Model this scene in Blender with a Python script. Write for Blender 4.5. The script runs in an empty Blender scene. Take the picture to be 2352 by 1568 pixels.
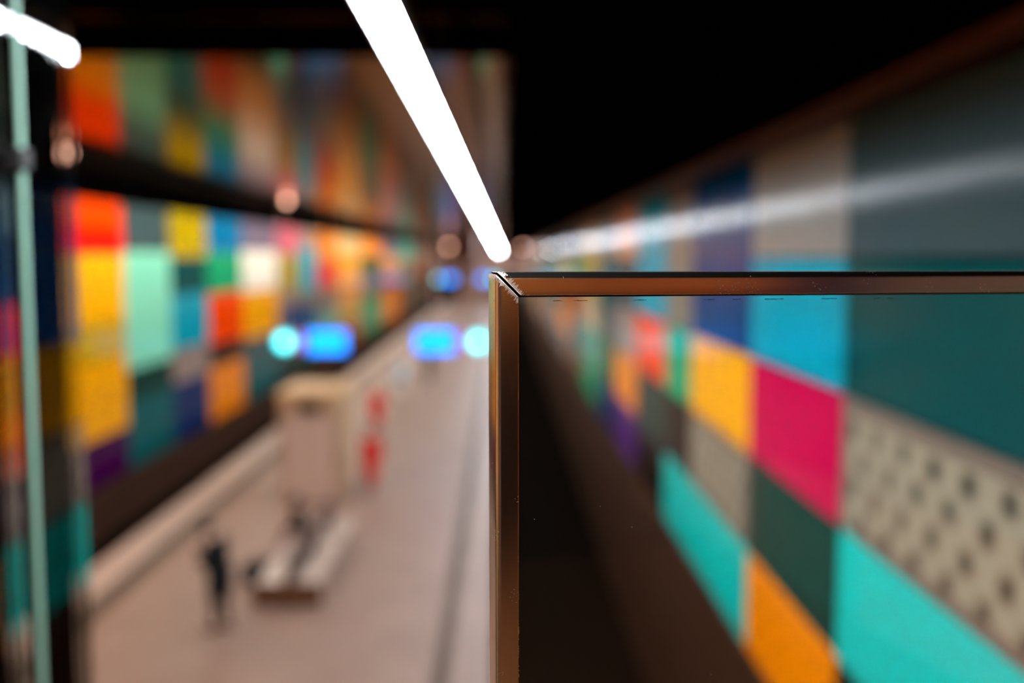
import bpy, bmesh, math, random
from mathutils import Vector, Matrix
S = bpy.context.scene
COL = S.collection
PI = math.pi
EYE = 6.4            # height of the camera above the platform
F = 2287.0           # focal length in pixels of a 2352 wide picture (35 mm lens)

# ------------------------------------------------------------------ helpers
def lin(c):
    return tuple(((v / 255.0) / 12.92 if v / 255.0 <= 0.04045 else ((v / 255.0 + 0.055) / 1.055) ** 2.4) for v in c)

def mat(name, rgb, rough=0.5, metal=0.0, spec=0.5, coat=0.0, coat_rough=0.1, var=0.0, scale=8.0):
    m = bpy.data.materials.new(name)
    m.use_nodes = True
    nt = m.node_tree
    b = nt.nodes['Principled BSDF']
    c = lin(rgb)
    b.inputs['Base Color'].default_value = (*c, 1)
    b.inputs['Roughness'].default_value = rough
    b.inputs['Metallic'].default_value = metal
    b.inputs['Specular IOR Level'].default_value = spec
    b.inputs['Coat Weight'].default_value = coat
    b.inputs['Coat Roughness'].default_value = coat_rough
    if var > 0:
        tc = nt.nodes.new('ShaderNodeTexCoord')
        no = nt.nodes.new('ShaderNodeTexNoise')
        no.inputs['Scale'].default_value = scale
        no.inputs['Detail'].default_value = 4
        nt.links.new(tc.outputs['Object'], no.inputs['Vector'])
        mx = nt.nodes.new('ShaderNodeMix')
        mx.data_type = 'RGBA'
        mx.inputs[6].default_value = tuple(v * (1 - var) for v in c) + (1,)
        mx.inputs[7].default_value = tuple(min(1, v * (1 + var)) for v in c) + (1,)
        nt.links.new(no.outputs['Fac'], mx.inputs[0])
        nt.links.new(mx.outputs[2], b.inputs['Base Color'])
    return m

def emit(name, rgb, strength):
    m = bpy.data.materials.new(name)
    m.use_nodes = True
    nt = m.node_tree
    b = nt.nodes['Principled BSDF']
    b.inputs['Base Color'].default_value = (*lin(rgb), 1)
    b.inputs['Emission Color'].default_value = (*lin(rgb), 1)
    b.inputs['Emission Strength'].default_value = strength
    return m

def obj(name, bm, m, parent=None, loc=None, smooth=False):
    me = bpy.data.meshes.new(name)
    bmesh.ops.recalc_face_normals(bm, faces=bm.faces)
    bm.to_mesh(me)
    bm.free()
    me.materials.append(m)
    if smooth:
        for p in me.polygons:
            p.use_smooth = True
    o = bpy.data.objects.new(name, me)
    COL.objects.link(o)
    if parent is not None:
        o.parent = parent
    if loc is not None:
        o.location = loc
    return o

def tag(o, label=None, cat=None, group=None, kind=None):
    if label: o['label'] = label
    if cat: o['category'] = cat
    if group: o['group'] = group
    if kind: o['kind'] = kind
    return o

def empty(name, loc=(0, 0, 0), rz=0.0):
    o = bpy.data.objects.new(name, None)
    COL.objects.link(o)
    o.location = loc
    o.rotation_euler = (0, 0, rz)
    o.empty_display_size = 0.2
    return o

def copy_tree(o, parent=None):
    c = o.copy()
    COL.objects.link(c)
    c.parent = parent
    for ch in [q for q in o.children]:
        copy_tree(ch, c)
    return c

def B():
    return bmesh.new()

def box(bm, x0, x1, y0, y1, z0, z1, bev=0.0):
    r = bmesh.ops.create_cube(bm, size=1.0)
    vs = r['verts']
    for v in vs:
        v.co = Vector(((x0 + x1) / 2 + v.co.x * (x1 - x0), (y0 + y1) / 2 + v.co.y * (y1 - y0), (z0 + z1) / 2 + v.co.z * (z1 - z0)))
    if bev > 0:
        es = {e for v in vs for e in v.link_edges}
        bmesh.ops.bevel(bm, geom=list(es), offset=bev, segments=2, affect='EDGES', profile=0.5)
    return bm

def tube(bm, p0, p1, r0, r1=None, n=16):
    r1 = r0 if r1 is None else r1
    p0, p1 = Vector(p0), Vector(p1)
    d = p1 - p0
    rot = d.to_track_quat('Z', 'Y').to_matrix().to_4x4()
    bmesh.ops.create_cone(bm, cap_ends=True, segments=n, radius1=r0, radius2=r1, depth=d.length,
                          matrix=Matrix.Translation((p0 + p1) / 2) @ rot)
    return bm

def ball(bm, c, r, sc=(1, 1, 1), n=16):
    bmesh.ops.create_uvsphere(bm, u_segments=n, v_segments=max(6, n // 2), radius=r,
                              matrix=Matrix.Translation(Vector(c)) @ Matrix.Diagonal((*sc, 1)))
    return bm

def loft(bm, rings, cap=True):
    rows = [[bm.verts.new(p) for p in r] for r in rings]
    n = len(rows[0])
    for a, b in zip(rows, rows[1:]):
        for i in range(n):
            bm.faces.new((a[i], a[(i + 1) % n], b[(i + 1) % n], b[i]))
    if cap:
        bm.faces.new(rows[0])
        bm.faces.new(rows[-1])
    return bm

def struct(name, bm, m):
    o = obj(name, bm, m)
    o['kind'] = 'structure'
    return o

# ------------------------------------------------------------------ camera
cd = bpy.data.cameras.new('camera')
cam = bpy.data.objects.new('camera', cd)
COL.objects.link(cam)
cam.location = (0, 0, EYE)
PITCH, YAW = math.atan(192 / F), math.atan(21 / F)
cam.rotation_euler = (PI / 2 - PITCH, 0, -YAW)
cd.lens = 35.0
cd.sensor_width = 36.0
cd.clip_start = 0.05
cd.clip_end = 400
cd.dof.use_dof = True
cd.dof.focus_distance = 0.955
cd.dof.aperture_fstop = 1.45
S.camera = cam

S.view_settings.view_transform = 'Standard'
S.view_settings.look = 'None'
S.view_settings.exposure = 0.0
S.view_settings.gamma = 1.0
S.view_settings.use_curve_mapping = False
w = bpy.data.worlds.new('world')
S.world = w
w.use_nodes = True
w.node_tree.nodes['Background'].inputs[0].default_value = (0, 0, 0, 1)
w.node_tree.nodes['Background'].inputs[1].default_value = 0.0
try:
    S.cycles.use_denoising = True
    S.cycles.max_bounces = 6
    S.cycles.sample_clamp_indirect = 6.0
    S.cycles.caustics_reflective = False
    S.cycles.caustics_refractive = False
except Exception:
    pass

# ------------------------------------------------------------------ station shell
XR, XL = 2.5, -10.6            # faces of the two panelled walls
CEIL = EYE + 2.2
TRACK = -1.05
PLAT_L, PLAT_R = -8.45, -0.24
FAR = 150.0

black = mat('matt_black_paint', (4, 3, 3), 0.8, spec=0.0)
brown = mat('brown_wall_base', (66, 42, 30), 0.5, spec=0.1, var=0.25, scale=1.5)
brown_dark = mat('dark_brown_wall_base', (58, 36, 22), 0.6, spec=0.05, var=0.3, scale=1.2)
ballast = mat('sooty_track_bed', (15, 10, 7), 0.9, spec=0.0, var=0.5, scale=5)

# platform floor: pinkish stone slabs with faint joints
def stone(name, a, b, rough):
    m = bpy.data.materials.new(name)
    m.use_nodes = True
    nt = m.node_tree
    p = nt.nodes['Principled BSDF']
    p.inputs['Roughness'].default_value = rough
    p.inputs['Specular IOR Level'].default_value = 0.2
    tc = nt.nodes.new('ShaderNodeTexCoord')
    br = nt.nodes.new('ShaderNodeTexBrick')
    br.offset = 0.5
    br.inputs['Scale'].default_value = 1.0
    br.inputs['Brick Width'].default_value = 0.8
    br.inputs['Row Height'].default_value = 0.8
    br.inputs['Mortar Size'].default_value = 0.006
    br.inputs['Color1'].default_value = (*lin(a), 1)
    br.inputs['Color2'].default_value = (*lin(b), 1)
    br.inputs['Mortar'].default_value = (*[v * 0.6 for v in lin(a)], 1)
    no = nt.nodes.new('ShaderNodeTexNoise')
    no.inputs['Scale'].default_value = 0.9
    no.inputs['Detail'].default_value = 5
    mx = nt.nodes.new('ShaderNodeMix')
    mx.data_type = 'RGBA'
    mx.blend_type = 'MULTIPLY'
    mx.inputs[0].default_value = 0.35
    nt.links.new(tc.outputs['Object'], br.inputs['Vector'])
    nt.links.new(tc.outputs['Object'], no.inputs['Vector'])
    nt.links.new(br.outputs['Color'], mx.inputs[6])
    nt.links.new(no.outputs['Fac'], mx.inputs[7])
    nt.links.new(mx.outputs[2], p.inputs['Base Color'])
    return m

floor_m = stone('pink_stone_slabs', (154, 123, 107), (146, 115, 99), 0.5)
coping_m = stone('pale_stone_coping', (190, 163, 150), (182, 155, 142), 0.4)
strip_m = mat('grey_guide_strip', (88, 72, 60), 0.6, spec=0.08, var=0.2, scale=6)

b = B(); box(b, PLAT_L, PLAT_R, 4.2, FAR, -1.0, 0.0)
struct('floor', b, floor_m)
b = B(); box(b, PLAT_L - 0.06, PLAT_L + 0.75, 4.2, FAR, -0.2, 0.012); struct('trim_1', b, coping_m)
b = B(); box(b, PLAT_R - 0.34, PLAT_R + 0.06, 4.2, FAR, -0.2, 0.012); struct('trim_2', b, floor_m)
b = B(); box(b, PLAT_L + 0.78, PLAT_L + 1.25, 4.2, FAR, -0.1, 0.01); struct('trim_3', b, strip_m)
b = B(); box(b, PLAT_R - 0.86, PLAT_R - 0.58, 4.2, FAR, -0.1, 0.01); struct('trim_4', b, strip_m)
b = B(); box(b, XL - 0.3, XR + 0.3, -4.5, FAR, TRACK - 0.4, TRACK); struct('floor_track', b, ballast)

# walls behind the panels and their brown plinths
b = B(); box(b, XR + 0.08, XR + 0.4, -4.2, FAR, TRACK, CEIL + 0.3); struct('wall_right', b, black)
b = B(); box(b, XL - 0.4, XL - 0.08, -4.2, FAR, TRACK, CEIL + 0.3); struct('wall_left', b, black)
b = B(); box(b, XR - 0.02, XR + 0.05, -4.2, FAR, TRACK, EYE - 4.03); struct('baseboard_right', b, brown_dark)
b = B(); box(b, XL - 0.05, XL + 0.03, -4.2, FAR, TRACK, EYE - 6.03); struct('baseboard_left', b, brown)
ledge_m = mat('brown_ledge_metal', (96, 48, 20), 0.4, metal=0.3)
b = B(); box(b, XR - 0.16, XR + 0.05, -4.2, FAR, EYE + 1.03, EYE + 1.13); struct('trim_5', b, ledge_m)

# ceilings: black soffits and the mirror-like metal field over the platform
def mirror_metal():
    m = bpy.data.materials.new('copper_toned_mirror_metal')
    m.use_nodes = True
    nt = m.node_tree
    p = nt.nodes['Principled BSDF']
    p.inputs['Metallic'].default_value = 1.0
    p.inputs['Base Color'].default_value = (0.37, 0.215, 0.13, 1)
    p.inputs['Roughness'].default_value = 0.13
    p.inputs['Specular Tint'].default_value = (0.50, 0.37, 0.28, 1)
    tc = nt.nodes.new('ShaderNodeTexCoord')
    no = nt.nodes.new('ShaderNodeTexNoise')
    no.inputs['Scale'].default_value = 0.7
    no.inputs['Detail'].default_value = 2
    bu = nt.nodes.new('ShaderNodeBump')
    bu.inputs['Strength'].default_value = 0.03
    bu.inputs['Distance'].default_value = 0.3
    nt.links.new(tc.outputs['Object'], no.inputs['Vector'])
    nt.links.new(no.outputs['Fac'], bu.inputs['Height'])
    nt.links.new(bu.outputs['Normal'], p.inputs['Normal'])
    return m
b = B(); box(b, XL - 0.05, 0.09, 9.3, FAR, CEIL, CEIL + 0.1); struct('ceiling', b, mirror_metal())
b = B(); box(b, XL - 0.05, 0.09, -4.2, 9.3, CEIL - 0.01, CEIL + 0.1); struct('ceiling_near', b, black)
b = B(); box(b, 0.09, XR + 0.05, -4.2, FAR, EYE + 1.13, CEIL + 0.1); struct('ceiling_right', b, black)
b = B(); box(b, XL - 0.05, 0.09, 10.0, 10.35, CEIL - 0.17, CEIL); struct('beam_cross', b, black)
# end of the hall with two dark tunnel mouths
endm = mat('brownish_end_wall', (150, 112, 94), 0.6, var=0.2, scale=0.6)
b = B()
box(b, XL - 0.4, XR + 0.4, FAR, FAR + 0.4, TRACK, CEIL + 0.2)
struct('wall_end', b, endm)
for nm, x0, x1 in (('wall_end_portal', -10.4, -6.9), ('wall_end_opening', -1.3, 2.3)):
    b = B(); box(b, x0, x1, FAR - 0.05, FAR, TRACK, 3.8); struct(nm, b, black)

# running rails
rail_m = mat('rusty_rail_steel', (16, 10, 7), 0.8, spec=0.0)
for k, (x, lab) in enumerate(((0.42, 'running rail close beside the platform edge, on the track under the glass screen'), (1.86, 'running rail close to the wall, on the track under the glass screen'),
                 (-10.18, 'running rail close to the far wall, on the track across the platform'), (-8.74, 'running rail hidden close under the pale far platform edge'))):
    b = B()
    loft(b, [[(x + dx, y, TRACK + dz) for dx, dz in ((-.07, 0), (.07, 0), (.07, .02), (.012, .04), (.012, .12), (.036, .13), (.036, .17), (-.036, .17), (-.036, .13), (-.012, .12), (-.012, .04), (-.07, .02))] for y in (-4.0, FAR)])
    tag(obj('running_rail', b, rail_m), lab, 'rail', 'running rails')

# ------------------------------------------------------------------ landing where the camera stands
LAND = 4.8
landing_m = mat('brown_landing_floor', (120, 76, 44), 0.5, var=0.2, scale=4)
b = B(); box(b, -1.42, XR + 0.05, -4.2, 3.25, LAND - 0.3, LAND); struct('floor_landing', b, landing_m)
b = B(); box(b, -1.42, XR + 0.05, -4.2, -4.0, LAND, EYE + 1.13); struct('wall_back', b, mat('orange_brown_back_wall', (222, 150, 66), 0.6, var=0.15, scale=1))
b = B(); box(b, -1.42, XR + 0.05, -4.0, -3.95, LAND, EYE - 0.22); struct('baseboard_back', b, mat('black_wainscot', (6, 4, 4), 0.8, spec=0.0))

b = B(); box(b, -1.42, XR + 0.05, -3.95, -3.0, LAND, LAND + .008); struct('floor_dark_added', b, black)  # added unseen black strip, darkens what the post reflects
b = B(); box(b, XL - .05, -1.42, -4.4, -4.2, TRACK, CEIL); struct('wall_behind', b, endm)

# ------------------------------------------------------------------ coloured panels
PAL = {
 'dark teal': (0, 72, 73), 'slate grey': (62, 84, 88), 'light grey': (150, 150, 142), 'cyan': (0, 160, 184), 'magenta': (204, 0, 74),
 'dark green': (6, 58, 50), 'orange': (255, 140, 0), 'turquoise': (0, 198, 186), 'deep blue': (0, 66, 120), 'amber': (255, 172, 0),
 'warm grey': (134, 126, 112), 'green': (0, 162, 108), 'black': (14, 13, 12), 'vermilion': (255, 72, 0), 'peach': (240, 164, 110),
 'petrol': (0, 92, 96), 'purple': (92, 40, 122), 'navy': (0, 40, 96), 'forest green': (0, 96, 40), 'beige': (196, 168, 130),
 'red': (250, 22, 0), 'yellow': (255, 182, 0), 'olive': (200, 164, 0), 'plum': (66, 0, 70), 'aqua': (134, 224, 196), 'mauve grey': (150, 130, 122),
 'white': (245, 240, 230), 'pink': (214, 96, 122), 'lime': (172, 148, 0), 'rust': (170, 84, 10), 'blue': (0, 112, 162), 'sea green': (70, 170, 150),
 'brown': (126, 84, 50), 'lavender': (116, 104, 126), 'sand': (228, 190, 130), 'scarlet': (226, 40, 20),
}
PM = {}
def panel_mat(c):
    if c not in PM:
        if c == 'patterned':
            m = bpy.data.materials.new('cream_and_dark_relief_print')
            m.use_nodes = True
            nt = m.node_tree
            p = nt.nodes['Principled BSDF']
            p.inputs['Roughness'].default_value = 0.3
            p.inputs['Specular IOR Level'].default_value = 0.1
            tc = nt.nodes.new('ShaderNodeTexCoord')
            no = nt.nodes.new('ShaderNodeTexNoise'); no.inputs['Scale'].default_value = 5.0
            va = nt.nodes.new('ShaderNodeVectorMath'); va.operation = 'MULTIPLY_ADD'
            va.inputs[1].default_value = (0.07, 0.07, 0.07)
            nt.links.new(tc.outputs['Object'], no.inputs['Vector'])
            nt.links.new(no.outputs['Color'], va.inputs[0])
            nt.links.new(tc.outputs['Object'], va.inputs[2])
            sx = nt.nodes.new('ShaderNodeSeparateXYZ')
            nt.links.new(va.outputs[0], sx.inputs[0])
            def M(op, a, bb=None, cc=None):
                n = nt.nodes.new('ShaderNodeMath'); n.operation = op
                for i, q in enumerate((a, bb, cc)):
                    if q is None: continue
                    if isinstance(q, (int, float)): n.inputs[i].default_value = q
                    else: nt.links.new(q, n.inputs[i])
                return n.outputs[0]
            s1 = M('SINE', M('MULTIPLY', sx.outputs['Y'], 2 * PI / 0.44))
            s2 = M('SINE', M('MULTIPLY', sx.outputs['Z'], 2 * PI / 0.42))
            pr = M('MULTIPLY', s1, s2)
            rp = nt.nodes.new('ShaderNodeValToRGB')
            e = rp.color_ramp.elements
            e[0].position = 0.52; e[0].color = (*lin((158, 148, 126)), 1)
            e[1].position = 0.95; e[1].color = (*lin((30, 40, 36)), 1)
            q = e.new(0.72); q.color = (*lin((122, 112, 94)), 1)
            nt.links.new(M('MULTIPLY_ADD', pr, 0.5, 0.5), rp.inputs[0])
            # plain margin round the print
            sg = nt.nodes.new('ShaderNodeSeparateXYZ')
            nt.links.new(tc.outputs['Generated'], sg.inputs[0])
            ay = M('ABSOLUTE', M('SUBTRACT', sg.outputs['Y'], 0.5))
            az = M('ABSOLUTE', M('SUBTRACT', sg.outputs['Z'], 0.5))
            mk = M('MAXIMUM', M('GREATER_THAN', ay, 0.45), M('GREATER_THAN', az, 0.40))
            mx = nt.nodes.new('ShaderNodeMix'); mx.data_type = 'RGBA'
            nt.links.new(mk, mx.inputs[0]); nt.links.new(rp.outputs[0], mx.inputs[6])
            mx.inputs[7].default_value = (*lin((118, 104, 92)), 1)
            nt.links.new(mx.outputs[2], p.inputs['Base Color'])
            PM[c] = m
        else:
            PM[c] = mat('panel_' + c.replace(' ', '_'), PAL[c], 0.14, spec=0.02, var=0.05, scale=0.8)
    return PM[c]

labels_used = {}
random.seed(11)
def panel(side, y0, y1, u0, u1, colour, label):
    """one panel, y along the wall, u heights relative to the eye"""
    g = 0.012
    b = B()
    if side == 'near':
        cx, sg = XR + 0.025, 1
    else:
        cx, sg = XL - 0.025, -1
    cy, cz = (y0 + y1) / 2, EYE + (u0 + u1) / 2
    hy, hz = (y1 - y0) / 2 - g, abs(u1 - u0) / 2 - g
    box(b, -0.025, 0.025, -hy, hy, -hz, hz, 0.006)
    o = obj('coloured_panel', b, panel_mat(colour), None, (cx, cy, cz))
    tag(o, label, 'panel', 'coloured panels on the %s wall' % ('right' if side == 'near' else 'left'), 'thing')
    return o

def describe(side, colour, above, beside):
    wl = 'right-wall' if side == 'near' else 'left-wall'
    a = 'below the %s one' % above if above else ('under the brown ledge' if side == 'near' else 'under the dark cornice')
    s = ', past the %s one' % beside if beside else ''
    return '%s %s panel %s%s' % (colour, wl, a, s)

def wall_columns(side, cols, fill_rows, pool):
    """cols: list of (y0, y1, [(top, bottom, colour)...]); colour None = chosen from the pool"""
    prev = []
    for (y0, y1, rows) in cols:
        above = None
        cur = []
        for (t, bt, c) in rows:
            mid = (t + bt) / 2
            bes = next((pc for (pt, pb, pc) in prev if pb <= mid <= pt), None)
            tries = 0
            cc = c
            while True:
                if c is None:
                    cc = random.choice(pool)
                    if cc == above or cc == bes:
                        tries += 1
                        if tries < 60: continue
                lb = describe(side, cc, above, bes)
                if lb not in labels_used or c is not None or tries > 400:
                    break
                tries += 1
            labels_used[lb] = labels_used.get(lb, 0) + 1
            panel(side, y0, y1, bt, t, cc, lb)
            cur.append((t, bt, cc))
            above = cc
        prev = cur

R5 = [(1, 0), (0, -1), (-1, -2), (-2, -3), (-3, -4)]
def r5(*cs): return [(t, bt, c) for (t, bt), c in zip(R5, cs)]
right = [
 (-4.0, -2.45, r5('peach', 'rust', 'peach', 'olive', 'amber')),
 (-2.45, -1.7, r5('navy', 'navy', 'aqua', 'rust', 'purple')),
 (-1.7, 0.2, r5('mauve grey', 'warm grey', 'orange', 'red', 'petrol')),
 (0.2, 2.4, r5('rust', 'orange', 'yellow', 'vermilion', 'aqua')),
 (2.4, 4.4, r5('slate grey', 'dark green', 'orange', 'purple', 'beige')),
 (4.4, 7.25, r5('slate grey', 'dark teal', 'patterned', 'turquoise', 'black')),
 (7.25, 9.98, r5('light grey', 'cyan', 'magenta', 'dark green', 'orange')),
 (9.98, 13.15, [(1, -1, 'deep blue'), (-1, -2, 'amber'), (-2, -3, 'patterned'), (-3, -4, 'turquoise')]),
 (13.15, 15.2, [(1, -1, 'warm grey'), (-1, -2, 'green'), (-2, -3, 'black'), (-3, -4, 'turquoise')]),
 (15.2, 18.5, [(1, -1, 'cyan'), (-1, -2, 'vermilion'), (-2, -3, 'dark green'), (-3, -4, 'black')]),
 (18.5, 22.0, r5('peach', 'slate grey', 'mauve grey', 'orange', 'purple')),
 (22.0, 26.0, r5('light grey', 'petrol', 'dark teal', 'forest green', 'navy')),
 (26.0, 31.0, r5('sand', 'olive', 'beige', 'sea green', 'green')),
 (31.0, 37.0, r5('light grey', 'green', 'rust', 'petrol', 'brown')),
 (37.0, 44.0, r5('lavender', 'sand', 'rust', 'orange', 'mauve grey')),
]
y = 44.0
while y < FAR - 4:
    st = 8.0 if y < 80 else 14.0
    y1 = min(y + st, FAR)
    right.append((y, y1, [(1, 0, None), (0, -2, None), (-2, -4, None)]))
    y = y1
POOL_R = ['beige', 'mauve grey', 'peach', 'brown', 'rust', 'light grey', 'petrol', 'warm grey', 'sea green', 'lavender', 'sand', 'pink']
wall_columns('near', right, None, POOL_R)

TL = 1.5
left = [
 (-3.0, 6.0, [(TL, -1.2, 'peach'), (-1.2, -3.4, 'sand'), (-3.4, -6, 'beige')]),
 (6.0, 20.0, [(TL, -1.2, 'mauve grey'), (-1.2, -3.4, 'orange'), (-3.4, -6, 'rust')]),
 (20.0, 23.3, [(TL, .5, 'slate grey'), (.5, -1.0, 'black'), (-1.0, -2.2, 'red'), (-2.2, -3.4, 'rust'), (-3.4, -4.75, 'vermilion'), (-4.75, -6, 'plum')]),
 (23.3, 28.0, [(TL, .75, 'vermilion'), (.75, .1, 'red'), (.1, -1.75, 'yellow'), (-1.75, -2.7, 'olive'), (-2.7, -4.75, 'amber'), (-4.75, -6, 'plum')]),
 (28.0, 31.9, [(TL, .2, 'slate grey'), (.2, -3.2, 'aqua'), (-3.2, -4.1, 'dark green'), (-4.1, -6, 'petrol')]),
 (31.9, 35.9, [(TL, .0, 'lime'), (.0, -1.2, 'dark teal'), (-1.2, -3.0, 'cyan'), (-3.0, -4.1, 'mauve grey'), (-4.1, -6, 'navy')]),
 (35.9, 40.7, [(TL, .2, 'blue'), (.2, -1.3, 'green'), (-1.3, -3.2, 'vermilion'), (-3.2, -4.0, 'black'), (-4.0, -6, 'orange')]),
 (40.7, 47.0, [(TL, .3, 'lavender'), (.3, -1.4, 'white'), (-1.4, -3.4, 'amber'), (-3.4, -4.1, 'slate grey'), (-4.1, -6, 'petrol')]),
 (47.0, 52.0, [(TL, .2, 'pink'), (.2, -1.6, 'lime'), (-1.6, -2.4, 'mauve grey'), (-2.4, -4.0, 'deep blue'), (-4.0, -6, 'dark green')]),
 (52.0, 57.0, [(TL, .6, 'mauve grey'), (.6, -1.8, 'cyan'), (-1.8, -2.6, 'warm grey'), (-2.6, -4.2, 'deep blue'), (-4.2, -6, 'dark green')]),
 (57.0, 64.0, [(TL, -.3, 'orange'), (-.3, -1.8, 'red'), (-1.8, -3.2, 'warm grey'), (-3.2, -4.5, 'sea green'), (-4.5, -6, 'brown')]),
 (64.0, 75.0, [(TL, .2, 'sand'), (.2, -2.2, 'amber'), (-2.2, -3.2, 'peach'), (-3.2, -4.2, 'olive'), (-4.2, -6, 'rust')]),
 (75.0, 87.0, [(TL, .2, 'orange'), (.2, -1.5, 'forest green'), (-1.5, -3, 'warm grey'), (-3, -6, 'green')]),
 (87.0, 102.0, [(TL, .2, 'lavender'), (.2, -1.7, 'peach'), (-1.7, -2.6, 'purple'), (-2.6, -6, 'orange')]),
 (102.0, 117.0, [(TL, -.4, 'sea green'), (-.4, -2.2, 'warm grey'), (-2.2, -6, 'brown')]),
 (117.0, 133.0, [(TL, -.4, 'mauve grey'), (-.4, -2.4, 'rust'), (-2.4, -6, 'warm grey')]),
 (133.0, 150.0, [(TL, -.6, 'brown'), (-.6, -2.4, 'mauve grey'), (-2.4, -6, 'brown')]),
]
wall_columns('far', left, None, POOL_R)

# ------------------------------------------------------------------ lighting fixtures
house_m = mat('grey_luminaire_housing', (150, 150, 148), 0.45, metal=0.2)
diff_m = emit('white_diffuser', (240, 247, 255), 150.0)
rod_m = mat('dark_steel_rod', (70, 66, 62), 0.4, metal=0.8)
LX, LZ, LL = -0.5, EYE + 1.0, 3.0
root = empty('ceiling_strip_light')
b = B()
loft(b, [[(dx, yy, dz) for dx, dz in ((-.085, -.005), (-.085, .07), (-.05, .1), (.05, .1), (.085, .07), (.085, -.005), (.07, -.005), (.07, .02), (-.07, .02), (-.07, -.005))] for yy in (0.01, LL - 0.01)])
obj('housing', b, house_m, root)
b = B()
loft(b, [[(dx, yy, dz) for dx, dz in ((-.066, .018), (.066, .018), (.066, .006), (.055, .0), (-.055, .0), (-.066, .006))] for yy in (0.02, LL - 0.02)])
obj('diffuser', b, diff_m, root)
for yy in (0.5, LL - 0.5):
    b = B(); tube(b, (0, yy, .1), (0, yy, CEIL - LZ), 0.006, n=8); obj('suspension_rod', b, rod_m, root)
yy, k = -0.8, 0
ORD = ['topmost', 'second', 'third', 'fourth', 'fifth', 'sixth', 'seventh', 'eighth', 'ninth', 'tenth']
while yy < FAR - 3:
    o = root if k == 0 else copy_tree(root)
    o.location = (LX, yy, LZ)
    tag(o, 'white glowing strip light, one length of the long line under the ceiling', 'light', 'strip lights joined in one line')
    yy += LL; k += 1

wash_m = emit('shaded_lamp_tube', (255, 244, 228), 55.0)
trough_m = mat('black_trough_metal', (12, 10, 9), 0.6, spec=0.2)
wr = empty('ceiling_light_trough')
b = B()
loft(b, [[(dx, q, dz) for dx, dz in ((-.16, .10), (.18, .10), (.18, -.20), (.165, -.20), (.165, .06), (-.16, .06))] for q in (0.0, 5.98)])
obj('trough', b, trough_m, wr)
b = B()
loft(b, [[(dx, q, dz) for dx, dz in ((-.14, .055), (.12, .055), (.12, .02), (-.14, .05))] for q in (0.05, 5.93)])
obj('lamp_tube', b, wash_m, wr)
yy, k = -4.0, 0
while yy < FAR - 4:
    o = wr if k == 0 else copy_tree(wr)
    o.location = (-8.75, yy, CEIL - 0.11)
    tag(o, 'black shaded light trough in the dark cornice line facing the left wall', 'light', 'light troughs along the left wall')
    yy += 6.0; k += 1

# added unseen fill lamp, brightens the back wall mirrored in the frame
dl = empty('ceiling_fill_light', (1.0, -3.1, EYE + 1.13))
tag(dl, 'added unseen fill lamp, round and warm, above the landing behind the viewpoint', 'lamp')
b = B(); tube(b, (0, 0, -.06), (0, 0, 0), .15, n=24); obj('lamp_housing', b, trough_m, dl)
b = B(); tube(b, (0, 0, -.066), (0, 0, -.06), .12, n=24); obj('lens', b, emit('warm_fill_glow', (255, 206, 150), 100.0), dl)

# small round spot lamps; the clock one is an added glow for a highlight
spot_glow = emit('warm_spot_glow', (255, 186, 158), 7.0)
for (x, y_, z, r, lab, st) in ((-7.9, 36.8, CEIL - 0.12, 0.10, 'small round pinkish glow, added for a highlight, at the ceiling above the left clock', 1),
                        (-8.45, 19.6, CEIL - 0.17, 0.11, 'small round pale lamp on the dark cornice, seen at the edge of the side glazing', 1),
                        (-5.2, 96.0, EYE + 1.1, 0.2, 'small round pinkish lamp far away, left of the end of the strip light', 1),
                        (1.9, 96.0, EYE + 1.1, 0.2, 'small round pinkish lamp far away, right of the end of the strip light', 1)):
    r_ = empty('spot_lamp', (x, y_, z))
    tag(r_, lab, 'lamp', 'round spot lamps')
    b = B(); tube(b, (0, 0.02, 0), (0, 0.2, 0), r * 1.15, r * 0.8, n=20); obj('lamp_housing', b, rod_m, r_)
    b = B(); tube(b, (0, 0.0, 0), (0, 0.02, 0), r, n=20); obj('lens', b, spot_glow, r_)
    top = (CEIL if x < 0.09 else EYE + 1.13) - z
    if top > 0.02:
        b = B(); tube(b, (0, 0.12, r * .8), (0, 0.12, max(top, r * .8 + .01)), 0.02, n=8); obj('stem', b, rod_m, r_)

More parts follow.
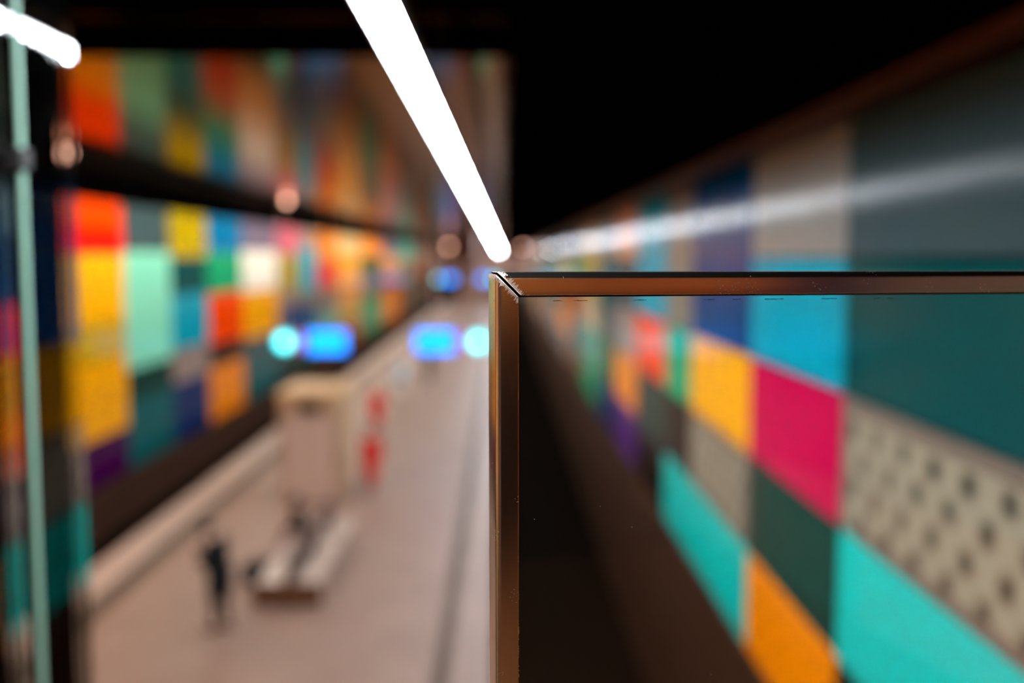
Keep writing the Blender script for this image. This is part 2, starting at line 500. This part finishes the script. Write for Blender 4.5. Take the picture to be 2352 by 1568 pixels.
# hanging platform signs: lit clock, small magenta badge and blue display
blue_m = emit('blue_display_glow', (0, 134, 255), 3.2)
clock_m = emit('lit_clock_face', (110, 250, 255), 4.5)
ring_m = emit('cyan_clock_rim', (0, 220, 235), 1.6)
mag_m = emit('magenta_badge_glow', (190, 40, 150), 0.8)
case_m = mat('dark_blue_case', (20, 30, 60), 0.4)
pole_m = mat('pinkish_grey_pole', (170, 140, 132), 0.4, metal=0.3)
hand_m = mat('black_clock_hand', (10, 10, 12), 0.5)
def sign(cx, y_, z, flip, lab):
    r_ = empty('platform_sign', (cx, y_, z))
    tag(r_, lab, 'sign', 'hanging platform signs')
    s = -1 if flip else 1            # +1: clock on the left
    cxx, px_ = -0.90 * s, 0.70 * s
    b = B(); tube(b, (cxx, -0.10, 0), (cxx, 0.10, 0), 0.36, n=32); case = obj('clock_case', b, ring_m, r_)
    b = B(); tube(b, (cxx, -0.115, 0), (cxx, -0.10, 0), 0.25, n=32); cf = obj('clock_face', b, clock_m, r_)
    b = B(); box(b, cxx - .012, cxx + .012, -0.125, -0.117, -0.02, 0.15); box(b, cxx - .012, cxx + .12, -0.125, -0.117, -0.012, 0.012); obj('clock_hands', b, hand_m, cf)
    b = B(); box(b, min(-.5 * s, -.2 * s), max(-.5 * s, -.2 * s), -0.06, 0.06, -0.3, 0.3, .01); obj('line_badge', b, mag_m, r_)
    b = B(); box(b, px_ - 0.78, px_ + 0.78, -0.10, 0.10, -0.46, 0.46, .02); obj('display_case', b, case_m, r_)
    b = B(); box(b, px_ - 0.72, px_ + 0.72, -0.112, -0.10, -0.40, 0.40); obj('screen', b, blue_m, r_)
    for xx, z0 in ((cxx, 0.34), (px_, 0.44)):
        b = B(); tube(b, (xx, 0, z0), (xx, 0, CEIL - z), 0.06, n=12); obj('pole', b, pole_m, r_)
    return r_
sign(-7.30, 37.4, EYE - 3.14, False, 'hanging sign with lit cyan clock and blue display beside the left wall')
sign(-1.84, 37.4, EYE - 3.14, True, 'hanging sign with blue display and lit cyan clock beside the metal post')
sign(-7.5, 128.0, EYE - 2.7, False, 'tiny far blue sign hanging near the end of the hall, left one')
sign(-2.0, 128.0, EYE - 2.7, True, 'tiny far blue sign hanging near the end of the hall, right one')

# ------------------------------------------------------------------ things on the platform
# lift housing
lift = empty('lift_shaft', (-5.08, 27.1, 0))
tag(lift, 'beige clad lift shaft with two pale doors standing on the platform', 'lift')
lm = mat('beige_cladding', (196, 160, 124), 0.45, var=0.1, scale=1)
lt = mat('tan_roof', (210, 166, 114), 0.5)
ld = mat('pale_lift_door', (200, 172, 156), 0.4)
b = B(); box(b, -.78, .78, -1.2, 1.2, 0, 2.75, .03); obj('body', b, lm, lift)
b = B(); box(b, -.84, .84, -1.26, 1.26, 2.75, 2.9, .02); obj('roof', b, lt, lift)
b = B(); box(b, -.62, -.02, -1.24, -1.20, 0.02, 2.25, .01); obj('door', b, ld, lift)
b = B(); box(b, .02, .62, -1.24, -1.20, 0.02, 2.25, .01); obj('door', b, ld, lift)
b = B(); box(b, -.30, .30, -1.26, -1.20, 2.36, 2.64, .01); ind = obj('floor_indicator', b, mat('dark_indicator', (48, 46, 34), 0.3), lift)
b = B(); box(b, .705, .765, -1.23, -1.20, 1.0, 1.25, .005); obj('call_panel', b, rod_m, lift)
b = B(); box(b, -.69, -.63, -1.25, -1.20, 0.0, 2.32); box(b, .63, .69, -1.25, -1.20, 0.0, 2.32); box(b, -.69, .69, -1.25, -1.20, 2.26, 2.32); obj('door_frame', b, pole_m, lift)

# double-sided bench
bench = empty('platform_bench', (-3.95, 20.2, 0))
tag(bench, 'double-sided bench with dark backrest, pale seats and brown end, under the seated person', 'bench')
seat_m = mat('pale_seat_wood', (186, 160, 144), 0.25, var=0.12, scale=5)
bk_m = mat('dark_brown_backrest', (70, 46, 32), 0.5)
leg_m = mat('dark_bench_steel', (40, 34, 30), 0.4, metal=0.6)
for s in (-1, 1):
    b = B()
    for q in range(4):
        x0 = s * (0.10 + q * 0.125)
        x1 = s * (0.10 + q * 0.125 + 0.11)
        box(b, min(x0, x1), max(x0, x1), -2.3, 2.3, .41, .45, .006)
    obj('seat', b, seat_m, bench)
b = B()
for q in range(3):
    box(b, -.035, .035, -2.3, 2.3, .52 + q * .13, .63 + q * .13, .008)
obj('backrest', b, bk_m, bench)
b = B(); box(b, -.62, .62, -2.36, -2.305, .04, .45, .008); obj('end_panel', b, mat('brown_end_panel', (96, 58, 30), 0.6, var=.2, scale=6), bench)
for y_ in (-2.1, 0, 2.1):
    b = B(); box(b, -.56, .56, y_ - .04, y_ + .04, .36, .41, .005); box(b, -.05, .05, y_ - .04, y_ + .04, 0.0, .92, .005)
    box(b, -.45, -.37, y_ - .04, y_ + .04, 0, .36, .005); box(b, .37, .45, y_ - .04, y_ + .04, 0, .36, .005)
    obj('leg', b, leg_m, bench)

# ------------------------------------------------------------------ people
skin_m = mat('skin', (206, 160, 134), 0.5)
def skin_mesh(name, pts, edges, radii, m, parent, root=0, sub=2):
    me = bpy.data.meshes.new(name)
    me.from_pydata(pts, edges, [])
    me.materials.append(m)
    o = bpy.data.objects.new(name, me)
    COL.objects.link(o)
    o.parent = parent
    mod = o.modifiers.new('skin', 'SKIN')
    mod.use_smooth_shade = True
    if not me.skin_vertices:
        bpy.context.view_layer.objects.active = o
    lay = me.skin_vertices[0].data if me.skin_vertices else None
    if lay:
        for i, r in enumerate(radii):
            lay[i].radius = (r, r) if not isinstance(r, tuple) else r
            lay[i].use_root = (i == root)
    sm = o.modifiers.new('smooth', 'SUBSURF')
    sm.levels = sm.render_levels = sub
    return o

def person(loc, rz, label, joints, top_m, leg_mat, hair_m, shoe_m, coat_hem, long_hair=False, scale=1.0):
    """joints: dict of local positions; +x is the way the person faces"""
    J = {k: Vector(v) for k, v in joints.items()}
    r_ = empty('person', loc, rz)
    r_.scale = (scale,) * 3
    tag(r_, label, 'person', 'people on the platform')
    # body: one continuous surface from the pelvis, with five fingers to each hand
    pts, ed, rad = [], [], []
    def add(p, r, par=None):
        pts.append(tuple(p)); rad.append(r)
        if par is not None: ed.append((par, len(pts) - 1))
        return len(pts) - 1
    pel = add(J['pelvis'], .125)
    ch = add(J['chest'], .12, add(J['pelvis'].lerp(J['chest'], .5), .12, pel))
    nk = add(J['neck'], .062, ch)
    hd = J['head']
    up = (hd - J['neck']).normalized()
    fw = J.get('look', Vector((1, 0, 0))).normalized()
    jaw = add(hd - up * .085 + fw * .012, .068, nk)
    mid = add(hd, .092, jaw)
    add(hd + up * .075 - fw * .01, .07, mid)
    add(hd + fw * .108 - up * .03, .016, mid)            # nose
    for s, q in ((1, 'l'), (-1, 'r')):
        side = up.cross(fw) * s
        add(hd + side * .1 - up * .02, .018, mid)        # ear
        sh = add(J['sh_' + q], .066, ch)
        el = add(J['el_' + q], .046, sh)
        wr_ = add(J['wr_' + q], .031, el)
        d = (J['wr_' + q] - J['el_' + q]).normalized()
        pm = add(J['wr_' + q] + d * .06, .036, wr_)
        acr = d.cross(Vector((0, 0, 1)))
        acr = acr.normalized() if acr.length > .2 else Vector((1, 0, 0))
        for i, ln in enumerate((.075, .085, .08, .062)):
            base = J['wr_' + q] + d * .095 + acr * (i - 1.5) * .021
            k1 = add(base, .011, pm)
            add(base + d * ln * .9 + acr.cross(d) * .015, .008, k1)
        t1 = add(J['wr_' + q] + d * .045 + acr * -.05, .012, pm)
        add(J['wr_' + q] + d * .085 + acr * -.068, .009, t1)
        hp = add(J['hip_' + q], .09, pel)
        kn = add(J['kn_' + q], .062, hp)
        an = add(J['an_' + q], .042, kn)
        toe = J['toe_' + q]
        add(toe, .034, an)
    skin_mesh('body', pts, ed, rad, skin_m, r_)
    # coat: lofted torso and sleeves fused into one surface
    b = B()
    def ring(c, wy, wx, ax=None):
        c = Vector(c)
        return [c + Vector((wx * math.cos(t), wy * math.sin(t), 0)) for t in [2 * PI * q / 24 for q in range(24)]]
    P, Cc, N = J['pelvis'], J['chest'], J['neck']
    rings = []
    if coat_hem:
        H = Vector(coat_hem)
        rings += [ring(H, .235, .185), ring(H.lerp(P, .5), .225, .18)]
        rings += [ring(P, .205, .165)]
    else:
        rings += [ring(P + Vector((0, 0, -.02)), .19, .16)]
    rings += [ring(P.lerp(Cc, .5), .185, .15), ring(Cc, .215, .165), ring(Cc.lerp(N, .42), .225, .14), ring(Cc.lerp(N, .7), .17, .11), ring(Cc.lerp(N, .95), .085, .085)]
    loft(b, rings)
    for q in 'lr':
        s0, e0, w0 = J['sh_' + q], J['el_' + q], J['wr_' + q]
        ball(b, s0, .088); tube(b, s0, e0, .085, .07); ball(b, e0, .071); tube(b, e0, w0, .07, .052)
    co = obj('coat', b, top_m, r_, smooth=True)
    rm = co.modifiers.new('fuse', 'REMESH'); rm.mode = 'VOXEL'; rm.voxel_size = 0.022; rm.use_smooth_shade = True
    sm = co.modifiers.new('soften', 'SMOOTH'); sm.factor = .5; sm.iterations = 4
    # trousers and shoes
    pts3, ed3, rad3 = [tuple(J['pelvis'] - Vector((0, 0, .02)))], [], [.14]
    for q in 'lr':
        i = len(pts3)
        pts3 += [tuple(J['hip_' + q]), tuple(J['kn_' + q]), tuple(J['an_' + q] + Vector((0, 0, .02)))]
        rad3 += [.11, .078, .062]
        ed3 += [(0, i), (i, i + 1), (i + 1, i + 2)]
    skin_mesh('trousers', pts3, ed3, rad3, leg_mat, r_)
    for q in 'lr':
        an, toe = J['an_' + q], J['toe_' + q]
        dirn = (toe - an); dirn.z = 0; dirn = dirn.normalized()
        b = B()
        rings = []
        pr = dirn.cross(Vector((0, 0, 1)))
        for t, wd, ht in ((-.08, .032, .05), (-.06, .04, .1), (.02, .046, .1), (.1, .05, .065), (.17, .046, .05), (.2, .02, .03)):
            c = Vector((an.x, an.y, 0)) + dirn * t
            rings.append([c + pr * (wd * math.cos(a)) + Vector((0, 0, max(0, ht * (.5 + .5 * math.sin(a)))))
                          for a in [2 * PI * k / 12 for k in range(12)]])
        loft(b, rings)
        zoff = min(an.z - .08, 1)
        for v in b.verts: v.co.z += max(0, zoff)
        obj('shoe', b, shoe_m, r_, smooth=True)
    # hair
    b = B()
    rot = up.to_track_quat('Z', 'Y').to_matrix().to_4x4()
    ball(b, hd + up * .03 - fw * .025, .118, (1, 1, 1.02), 20)
    for v in list(b.verts):
        rel = v.co - hd
        if rel.dot(fw) > .045 and rel.dot(up) < .05:
            v.co -= fw * (rel.dot(fw) - .045)
        if rel.dot(up) < -.05 and not long_hair:
            v.co += up * (-.05 - rel.dot(up))
        if long_hair and rel.dot(up) < -.03:
            v.co -= up * .14
    obj('hair', b, hair_m, r_, smooth=True)
    b = B()
    for s in (1, -1):
        ball(b, hd + up.cross(fw) * s * .034 + fw * .086 + up * .005, .013, n=10)
    obj('eyes', b, mat('dark_eye', (30, 24, 20), 0.2), r_)
    return r_

def standing(lean=0.0, step=0.12, bow=0.0, phone=False):
    j = dict(pelvis=(0, 0, .93), chest=(lean * .5, 0, 1.27), neck=(lean * .8 + bow * .3, 0, 1.47), head=(lean + .03 + bow, 0, 1.62 - bow * .3),
             look=(1, 0, -bow * 4),
             sh_l=(lean * .6, .19, 1.39), sh_r=(lean * .6, -.19, 1.39),
             el_l=(lean * .5 - .05, .25, 1.1), el_r=(lean * .5 - .05, -.25, 1.1), wr_l=(lean * .5 + .08, .24, .87), wr_r=(lean * .5 + .02, -.25, .86),
             hip_l=(0, .09, .88), hip_r=(0, -.09, .88), kn_l=(step * .6 + .02, .1, .48), kn_r=(-step * .3 + .02, -.1, .48),
             an_l=(step, .1, .08), an_r=(-step, -.1, .08), toe_l=(step + .14, .11, .035), toe_r=(-step + .14, -.11, .035))
    if phone:
        j.update(el_l=(lean * .5 + .02, .24, 1.1), wr_l=(lean * .5 + .26, .12, 1.16), el_r=(lean * .5 + .02, -.24, 1.1), wr_r=(lean * .5 + .26, -.12, 1.14))
    return j

blk = mat('black_wool', (8, 16, 20), 0.8, spec=0.2)
drk = mat('dark_brown_cloth', (44, 34, 26), 0.8)
drk2 = mat('black_denim', (20, 20, 22), 0.8)
redm = mat('red_coat_cloth', (224, 14, 4), 0.7)
redm2 = mat('red_trouser_cloth', (206, 14, 4), 0.7)
hairb = mat('black_hair', (10, 18, 22), 0.5)
hairn = mat('brown_hair', (70, 44, 28), 0.5)
shoem = mat('black_shoe', (18, 16, 14), 0.5)
greyp = mat('greyish_pink_jacket', (186, 158, 150), 0.8)
palebl = mat('pale_blue_jacket', (178, 214, 232), 0.7)
whitem = mat('off_white_cloth', (226, 222, 214), 0.7)

bs = person((-4.86, 16.75, 0), math.radians(160), 'person in black coat standing apart, bowed over a phone', standing(.10, .07, .08, True), blk, drk, hairb, shoem, (.02, 0, .62), scale=1.1)
# phone held in both hands: its own thing
ph = B(); box(ph, -.006, .006, -.04, .04, -.075, .075, .004)
po = obj('phone', ph, mat('dark_phone', (16, 18, 22), 0.2))
po.location = (-4.86 - .41, 16.75 + .15, 1.33); po.rotation_euler = (0, .5, math.radians(160))
tag(po, 'small dark phone held by the person in the black coat', 'phone')

sj = dict(pelvis=(0, 0, .55), chest=(.03, 0, .9), neck=(.06, 0, 1.1), head=(.12, 0, 1.25), look=(1, 0, -.35),
          sh_l=(.05, .19, 1.03), sh_r=(.05, -.19, 1.03), el_l=(.1, .25, .76), el_r=(.1, -.25, .76), wr_l=(.33, .16, .66), wr_r=(.33, -.14, .66),
          hip_l=(.02, .1, .54), hip_r=(.02, -.1, .54), kn_l=(.45, .12, .53), kn_r=(.45, -.12, .53), an_l=(.48, .12, .08), an_r=(.42, -.12, .08),
          toe_l=(.62, .13, .035), toe_r=(.56, -.13, .035))
person((-4.30, 20.9, 0), math.radians(182), 'person with black hair and black jacket sitting on the bench', sj, blk, greyp, hairb, shoem, None)
person((-3.62, 27.0, 0), math.radians(250), 'person in red, nearer of the two standing past the lift', standing(0, .05), redm, redm2, hairn, shoem, (0, 0, .45))
person((-4.62, 36.2, 0), math.radians(265), 'person in red, farther of the two, half hidden behind the other', standing(0, .05), redm, redm2, mat('auburn_hair', (120, 40, 16), 0.5), shoem, (0, 0, .45))
person((-4.75, 46.0, 0), math.radians(100), 'person in pale blue jacket farther down the platform', standing(0, .16), palebl, whitem, mat('fair_hair', (200, 190, 176), 0.5), shoem, (0, 0, .7))
person((-3.85, 51.5, 0), math.radians(80), 'person in dark clothes walking beyond the pale blue jacket', standing(0.04, .18), drk, drk2, hairn, shoem, (0, 0, .7))

# bag on the floor beside the seated person
bag = empty('travel_bag', (-4.85, 19.3, 0))
tag(bag, 'dark travel bag on the floor beside the bench', 'bag')
b = B(); box(b, -.28, .28, -.19, .19, 0.0, .40, .07); obj('bag_body', b, blk, bag, smooth=True)
b = B()
prev = None
for k in range(9):
    a = PI * k / 8
    p = Vector((-.14 * math.cos(a), 0, .385 + .13 * math.sin(a)))
    if prev is not None: tube(b, prev, p, .015, n=8)
    prev = p
obj('handle', b, drk, bag)

# ------------------------------------------------------------------ foreground glass screen with a mitred metal frame
ANG = math.radians(9.0)
def frame_metal():
    m = bpy.data.materials.new('brushed_brownish_steel')
    m.use_nodes = True
    nt = m.node_tree
    p = nt.nodes['Principled BSDF']
    p.inputs['Metallic'].default_value = 1.0
    tc = nt.nodes.new('ShaderNodeTexCoord')
    def noise(scale, vec, det=3):
        mp = nt.nodes.new('ShaderNodeMapping')
        mp.inputs['Scale'].default_value = vec
        n = nt.nodes.new('ShaderNodeTexNoise')
        n.inputs['Scale'].default_value = scale
        n.inputs['Detail'].default_value = det
        nt.links.new(tc.outputs['Object'], mp.inputs[0])
        nt.links.new(mp.outputs[0], n.inputs['Vector'])
        return n.outputs['Fac']
    def ramp(inp, p0, c0, p1, c1):
        r = nt.nodes.new('ShaderNodeValToRGB')
        e = r.color_ramp.elements
        e[0].position, e[0].color = p0, (*c0, 1)
        e[1].position, e[1].color = p1, (*c1, 1)
        nt.links.new(inp, r.inputs[0])
        return r.outputs[0]
    def math_(op, a, bb):
        n = nt.nodes.new('ShaderNodeMath'); n.operation = op; n.use_clamp = True
        for i, q in enumerate((a, bb)):
            if isinstance(q, (int, float)): n.inputs[i].default_value = q
            else: nt.links.new(q, n.inputs[i])
        return n.outputs[0]
    # rust freckles on part of the rail
    rust = math_('MULTIPLY', ramp(noise(420, (1, 1, 1), 4), .60, (0, 0, 0), .66, (1, 1, 1)), ramp(noise(22, (1, 1, 1), 2), .62, (0, 0, 0), .70, (1, 1, 1)))
    mx = nt.nodes.new('ShaderNodeMix'); mx.data_type = 'RGBA'
    nt.links.new(rust, mx.inputs[0])
    mx.inputs[6].default_value = (0.60, 0.50, 0.43, 1)
    mx.inputs[7].default_value = (0.004, 0.002, 0.001, 1)
    # fan of bright grinding scratches round the mitre (corner at object origin, mitre along x = -z)
    sx = nt.nodes.new('ShaderNodeSeparateXYZ')
    nt.links.new(tc.outputs['Object'], sx.inputs[0])
    d = nt.nodes.new('ShaderNodeMath'); d.operation = 'ADD'
    nt.links.new(sx.outputs['X'], d.inputs[0]); nt.links.new(sx.outputs['Z'], d.inputs[1])
    ab = nt.nodes.new('ShaderNodeMath'); ab.operation = 'ABSOLUTE'; nt.links.new(d.outputs[0], ab.inputs[0])
    mp = nt.nodes.new('ShaderNodeMapping'); mp.inputs['Rotation'].default_value = (0, math.radians(45), 0); mp.inputs['Scale'].default_value = (1, 1, 1)
    nt.links.new(tc.outputs['Object'], mp.inputs[0])
    mp2 = nt.nodes.new('ShaderNodeMapping'); mp2.inputs['Scale'].default_value = (0.12, 1, 1)
    nt.links.new(mp.outputs[0], mp2.inputs[0])
    sn = nt.nodes.new('ShaderNodeTexNoise'); sn.inputs['Scale'].default_value = 900; sn.inputs['Detail'].default_value = 2
    nt.links.new(mp2.outputs[0], sn.inputs['Vector'])
    edge = nt.nodes.new('ShaderNodeMath'); edge.operation = 'MULTIPLY_ADD'
    nt.links.new(sn.outputs['Fac'], edge.inputs[0]); edge.inputs[1].default_value = 0.025; edge.inputs[2].default_value = -0.0045
    sd = nt.nodes.new('ShaderNodeMath'); sd.operation = 'SUBTRACT'
    nt.links.new(edge.outputs[0], sd.inputs[0]); nt.links.new(ab.outputs[0], sd.inputs[1])
    scr = nt.nodes.new('ShaderNodeMath'); scr.operation = 'MULTIPLY'; scr.use_clamp = True
    nt.links.new(sd.outputs[0], scr.inputs[0]); scr.inputs[1].default_value = 260.0
    mx2 = nt.nodes.new('ShaderNodeMix'); mx2.data_type = 'RGBA'
    nt.links.new(scr.outputs[0], mx2.inputs[0])
    nt.links.new(mx.outputs[2], mx2.inputs[6])
    mx2.inputs[7].default_value = (0.52, 0.41, 0.34, 1)
    nt.links.new(mx2.outputs[2], p.inputs['Base Color'])
    rr = nt.nodes.new('ShaderNodeMath'); rr.operation = 'MULTIPLY_ADD'
    nt.links.new(scr.outputs[0], rr.inputs[0]); rr.inputs[1].default_value = 0.42; rr.inputs[2].default_value = 0.17
    r2 = nt.nodes.new('ShaderNodeMath'); r2.operation = 'MULTIPLY_ADD'; r2.use_clamp = True
    nt.links.new(rust, r2.inputs[0]); r2.inputs[1].default_value = 0.7; nt.links.new(rr.outputs[0], r2.inputs[2])
    nt.links.new(r2.outputs[0], p.inputs['Roughness'])
    p.inputs['Specular IOR Level'].default_value = 0.05
    bu = nt.nodes.new('ShaderNodeBump'); bu.inputs['Strength'].default_value = 0.05; bu.inputs['Distance'].default_value = 0.0003
    nt.links.new(noise(900, (1, 1, 1), 3), bu.inputs['Height'])
    nt.links.new(bu.outputs['Normal'], p.inputs['Normal'])
    return m

def glass(name, tint, ior, dirt, dust_scale=150.0):
    m = bpy.data.materials.new(name)
    m.use_nodes = True
    nt = m.node_tree
    nt.nodes.remove(nt.nodes['Principled BSDF'])
    out = nt.nodes['Material Output']
    tr = nt.nodes.new('ShaderNodeBsdfTransparent'); tr.inputs[0].default_value = (*tint, 1)
    gl = nt.nodes.new('ShaderNodeBsdfGlossy'); gl.inputs['Roughness'].default_value = 0.02
    fr = nt.nodes.new('ShaderNodeFresnel'); fr.inputs['IOR'].default_value = ior
    mx = nt.nodes.new('ShaderNodeMixShader')
    nt.links.new(fr.outputs[0], mx.inputs[0]); nt.links.new(tr.outputs[0], mx.inputs[1]); nt.links.new(gl.outputs[0], mx.inputs[2])
    df = nt.nodes.new('ShaderNodeBsdfDiffuse'); df.inputs[0].default_value = (.75, .72, .68, 1)
    tc = nt.nodes.new('ShaderNodeTexCoord')
    vo = nt.nodes.new('ShaderNodeTexVoronoi'); vo.inputs['Scale'].default_value = dust_scale
    no = nt.nodes.new('ShaderNodeTexNoise'); no.inputs['Scale'].default_value = 7.0; no.inputs['Detail'].default_value = 6
    nt.links.new(tc.outputs['Object'], vo.inputs['Vector']); nt.links.new(tc.outputs['Object'], no.inputs['Vector'])
    # only some cells carry a speck
    sc = nt.nodes.new('ShaderNodeSeparateColor'); nt.links.new(vo.outputs['Color'], sc.inputs[0])
    gt = nt.nodes.new('ShaderNodeMath'); gt.operation = 'GREATER_THAN'; gt.inputs[1].default_value = 0.965; nt.links.new(sc.outputs[0], gt.inputs[0])
    lt_ = nt.nodes.new('ShaderNodeMath'); lt_.operation = 'LESS_THAN'; lt_.inputs[1].default_value = 0.075; nt.links.new(vo.outputs['Distance'], lt_.inputs[0])
    mu = nt.nodes.new('ShaderNodeMath'); mu.operation = 'MULTIPLY'; nt.links.new(gt.outputs[0], mu.inputs[0]); nt.links.new(lt_.outputs[0], mu.inputs[1])
    ms = nt.nodes.new('ShaderNodeMath'); ms.operation = 'MULTIPLY'; ms.inputs[1].default_value = 0.22; nt.links.new(mu.outputs[0], ms.inputs[0])
    rp = nt.nodes.new('ShaderNodeValToRGB'); e = rp.color_ramp.elements
    e[0].position, e[0].color = .45, (0, 0, 0, 1); e[1].position, e[1].color = .8, (dirt, dirt, dirt, 1)
    nt.links.new(no.outputs['Fac'], rp.inputs[0])
    ad = nt.nodes.new('ShaderNodeMath'); ad.operation = 'ADD'; ad.use_clamp = True
    nt.links.new(ms.outputs[0], ad.inputs[0]); nt.links.new(rp.outputs[0], ad.inputs[1])
    m2 = nt.nodes.new('ShaderNodeMixShader')
    nt.links.new(ad.outputs[0], m2.inputs[0]); nt.links.new(mx.outputs[0], m2.inputs[1]); nt.links.new(df.outputs[0], m2.inputs[2])
    nt.links.new(m2.outputs[0], out.inputs['Surface'])
    return m

SCR = empty('glass_screen', (-0.0065, 0.95, EYE - 0.0138), ANG)
tag(SCR, 'framed glass screen in sharp focus with mitred brownish metal corner', 'screen')
fm = frame_metal()
seal_m = mat('black_rubber_gasket', (8, 7, 7), 0.6, spec=0.2)
W, D, RC = 0.0222, 0.050, 0.0062        # face width, depth, outer corner radius of the profile
prof = []                                # (distance from outer edge, depth from the front face)
prof.append((0.0, D))
for k in range(9):
    a = PI / 2 * k / 8
    prof.append((RC - RC * math.cos(a), RC - RC * math.sin(a)))
prof += [(W - .0008, 0.0), (W, .0008), (W, .004), (W - .002, .006), (W - .002, D)]
GAP = 0.0013
LP, LR = EYE - 0.0138 - LAND, 1.9
b = B(); loft(b, [[(u, v, -u - GAP * 1.4) for u, v in prof], [(u, v, -LP) for u, v in prof]], cap=False)
post = obj('post', b, fm, SCR, smooth=False)
b = B(); loft(b, [[(u + GAP * 1.4, v, -u) for u, v in prof], [(LR, v, -u) for u, v in prof]], cap=False)
rail = obj('top_rail', b, fm, SCR)
for o in (post, rail):
    for p in o.data.polygons: p.use_smooth = True
    o.data.set_sharp_from_angle(angle=math.radians(28))
# black filler in the open mitre, stands in for the hollow's shade
b = B(); box(b, .003, W - .004, .0085, D - .004, -.06, -.004); box(b, .003, .06, .0085, D - .004, -W + .004, -.004); obj('mitre_dark_filler', b, seal_m, SCR)
# ragged bright weld beads on both lips of the mitre
bead_m = mat('ground_bright_weld', (236, 226, 220), 0.5, metal=0.35)
random.seed(4)
for side in (0, 1):
    b = B()
    n = 40
    rings = []
    for k in range(n):
        u = 0.0006 + (W - .0012) * k / (n - 1)
        v = RC - math.sqrt(max(0, RC * RC - (RC - u) ** 2)) if u < RC else 0.0
        wd = (.0011 + .0009 * abs(math.sin(k * .9)) * random.uniform(.5, 1)) * (1.25 if k < 16 else .55)
        if side == 0: c = Vector((u, v, -u - GAP * 1.4 - wd * .5)); ax = Vector((0, 0, 1))
        else: c = Vector((u + GAP * 1.4 + wd * .5, v, -u)); ax = Vector((1, 0, 0))
        rings.append([c + ax * (wd * .55 * math.cos(t)) + Vector((0, -.0004 * math.sin(t), 0)) for t in [2 * PI * q / 8 for q in range(8)]])
    loft(b, rings)
    obj('weld_bead', b, bead_m, SCR, smooth=True)
# gasket, pane, ragged sealant, residue line
b = B(); box(b, W - .001, LR, .008, .022, -W - .0018, -W + .004); box(b, W - .004, W + .0012, .008, .022, -LP, -W); obj('gasket', b, seal_m, SCR)
b = B(); box(b, W - .003, LR, .011, .019, -LP, -W + .003); obj('pane', b, glass('clear_dusty_glass', (.97, .98, .97), 1.33, 0.0008), SCR)
seal2 = mat('pale_torn_sealant', (150, 150, 138), 0.6)
b = B()
random.seed(9)
n = 260
L_ = []; R_ = []
for k in range(n):
    z = -.028 - k * (.40 / n)
    base = W + .0008
    wd = max(.00015, (.0004 + .0022 * max(0, (k - 120) / n)) * random.uniform(.35, 1.3))
    L_.append(b.verts.new((base, .0102, z))); R_.append(b.verts.new((base + wd, .0106, z)))
for k in range(n - 1):
    if random.random() < (.55 if k < 120 else .93):
        b.faces.new((L_[k], R_[k], R_[k + 1], L_[k + 1]))
ex = bmesh.ops.extrude_face_region(b, geom=list(b.faces))
bmesh.ops.translate(b, vec=(0, .0006, 0), verts=[v for v in ex['geom'] if isinstance(v, bmesh.types.BMVert)])
obj('sealant', b, seal2, SCR)
b = B()
random.seed(21)
x = .058
while x < .42:
    ln = random.uniform(.004, .02)
    if random.random() < .75:
        q = x
        while q < x + ln:
            s = random.uniform(.0015, .004); t = random.uniform(.00025, .0008)
            zc = -W - .0055 + random.uniform(-.0002, .0002)
            box(b, q, q + s, .0106, .0110, zc - t / 2, zc + t / 2)
            q += s * .9
    x += ln + random.uniform(.004, .03)
obj('adhesive_residue', b, mat('dark_residue', (22, 22, 20), 0.7), SCR)

# ------------------------------------------------------------------ glass balustrade on the left of the landing
LB = empty('side_glazing', (-1.31, 0, LAND))
tag(LB, 'tall greenish glass side screen at the frame edge with pale upright and reflections', 'screen')
gm = glass('greenish_reflecting_glass', (.97, .985, .975), 1.4, 0.001, 60)
HG = 3.78
b = B(); box(b, -.006, .006, 2.70, 3.10, .02, HG); obj('pane', b, gm, LB)
b = B(); box(b, -.006, .006, .2, 2.68, .02, HG); obj('pane', b, gm, LB)
b = B(); tube(b, (0.03, 2.69, 0), (0.03, 2.69, HG - .02), .009, n=16); obj('upright', b, mat('pale_green_upright', (112, 150, 132), 0.5), LB)
for zz in (.35, 1.86, 3.6):
    b = B(); box(b, -.03, .045, 2.66, 2.72, zz - .03, zz + .03, .006); obj('clamp', b, trough_m, LB)
b = B(); box(b, -.03, .03, .2, 3.1, 0, .04, .004); obj('floor_channel', b, trough_m, LB)
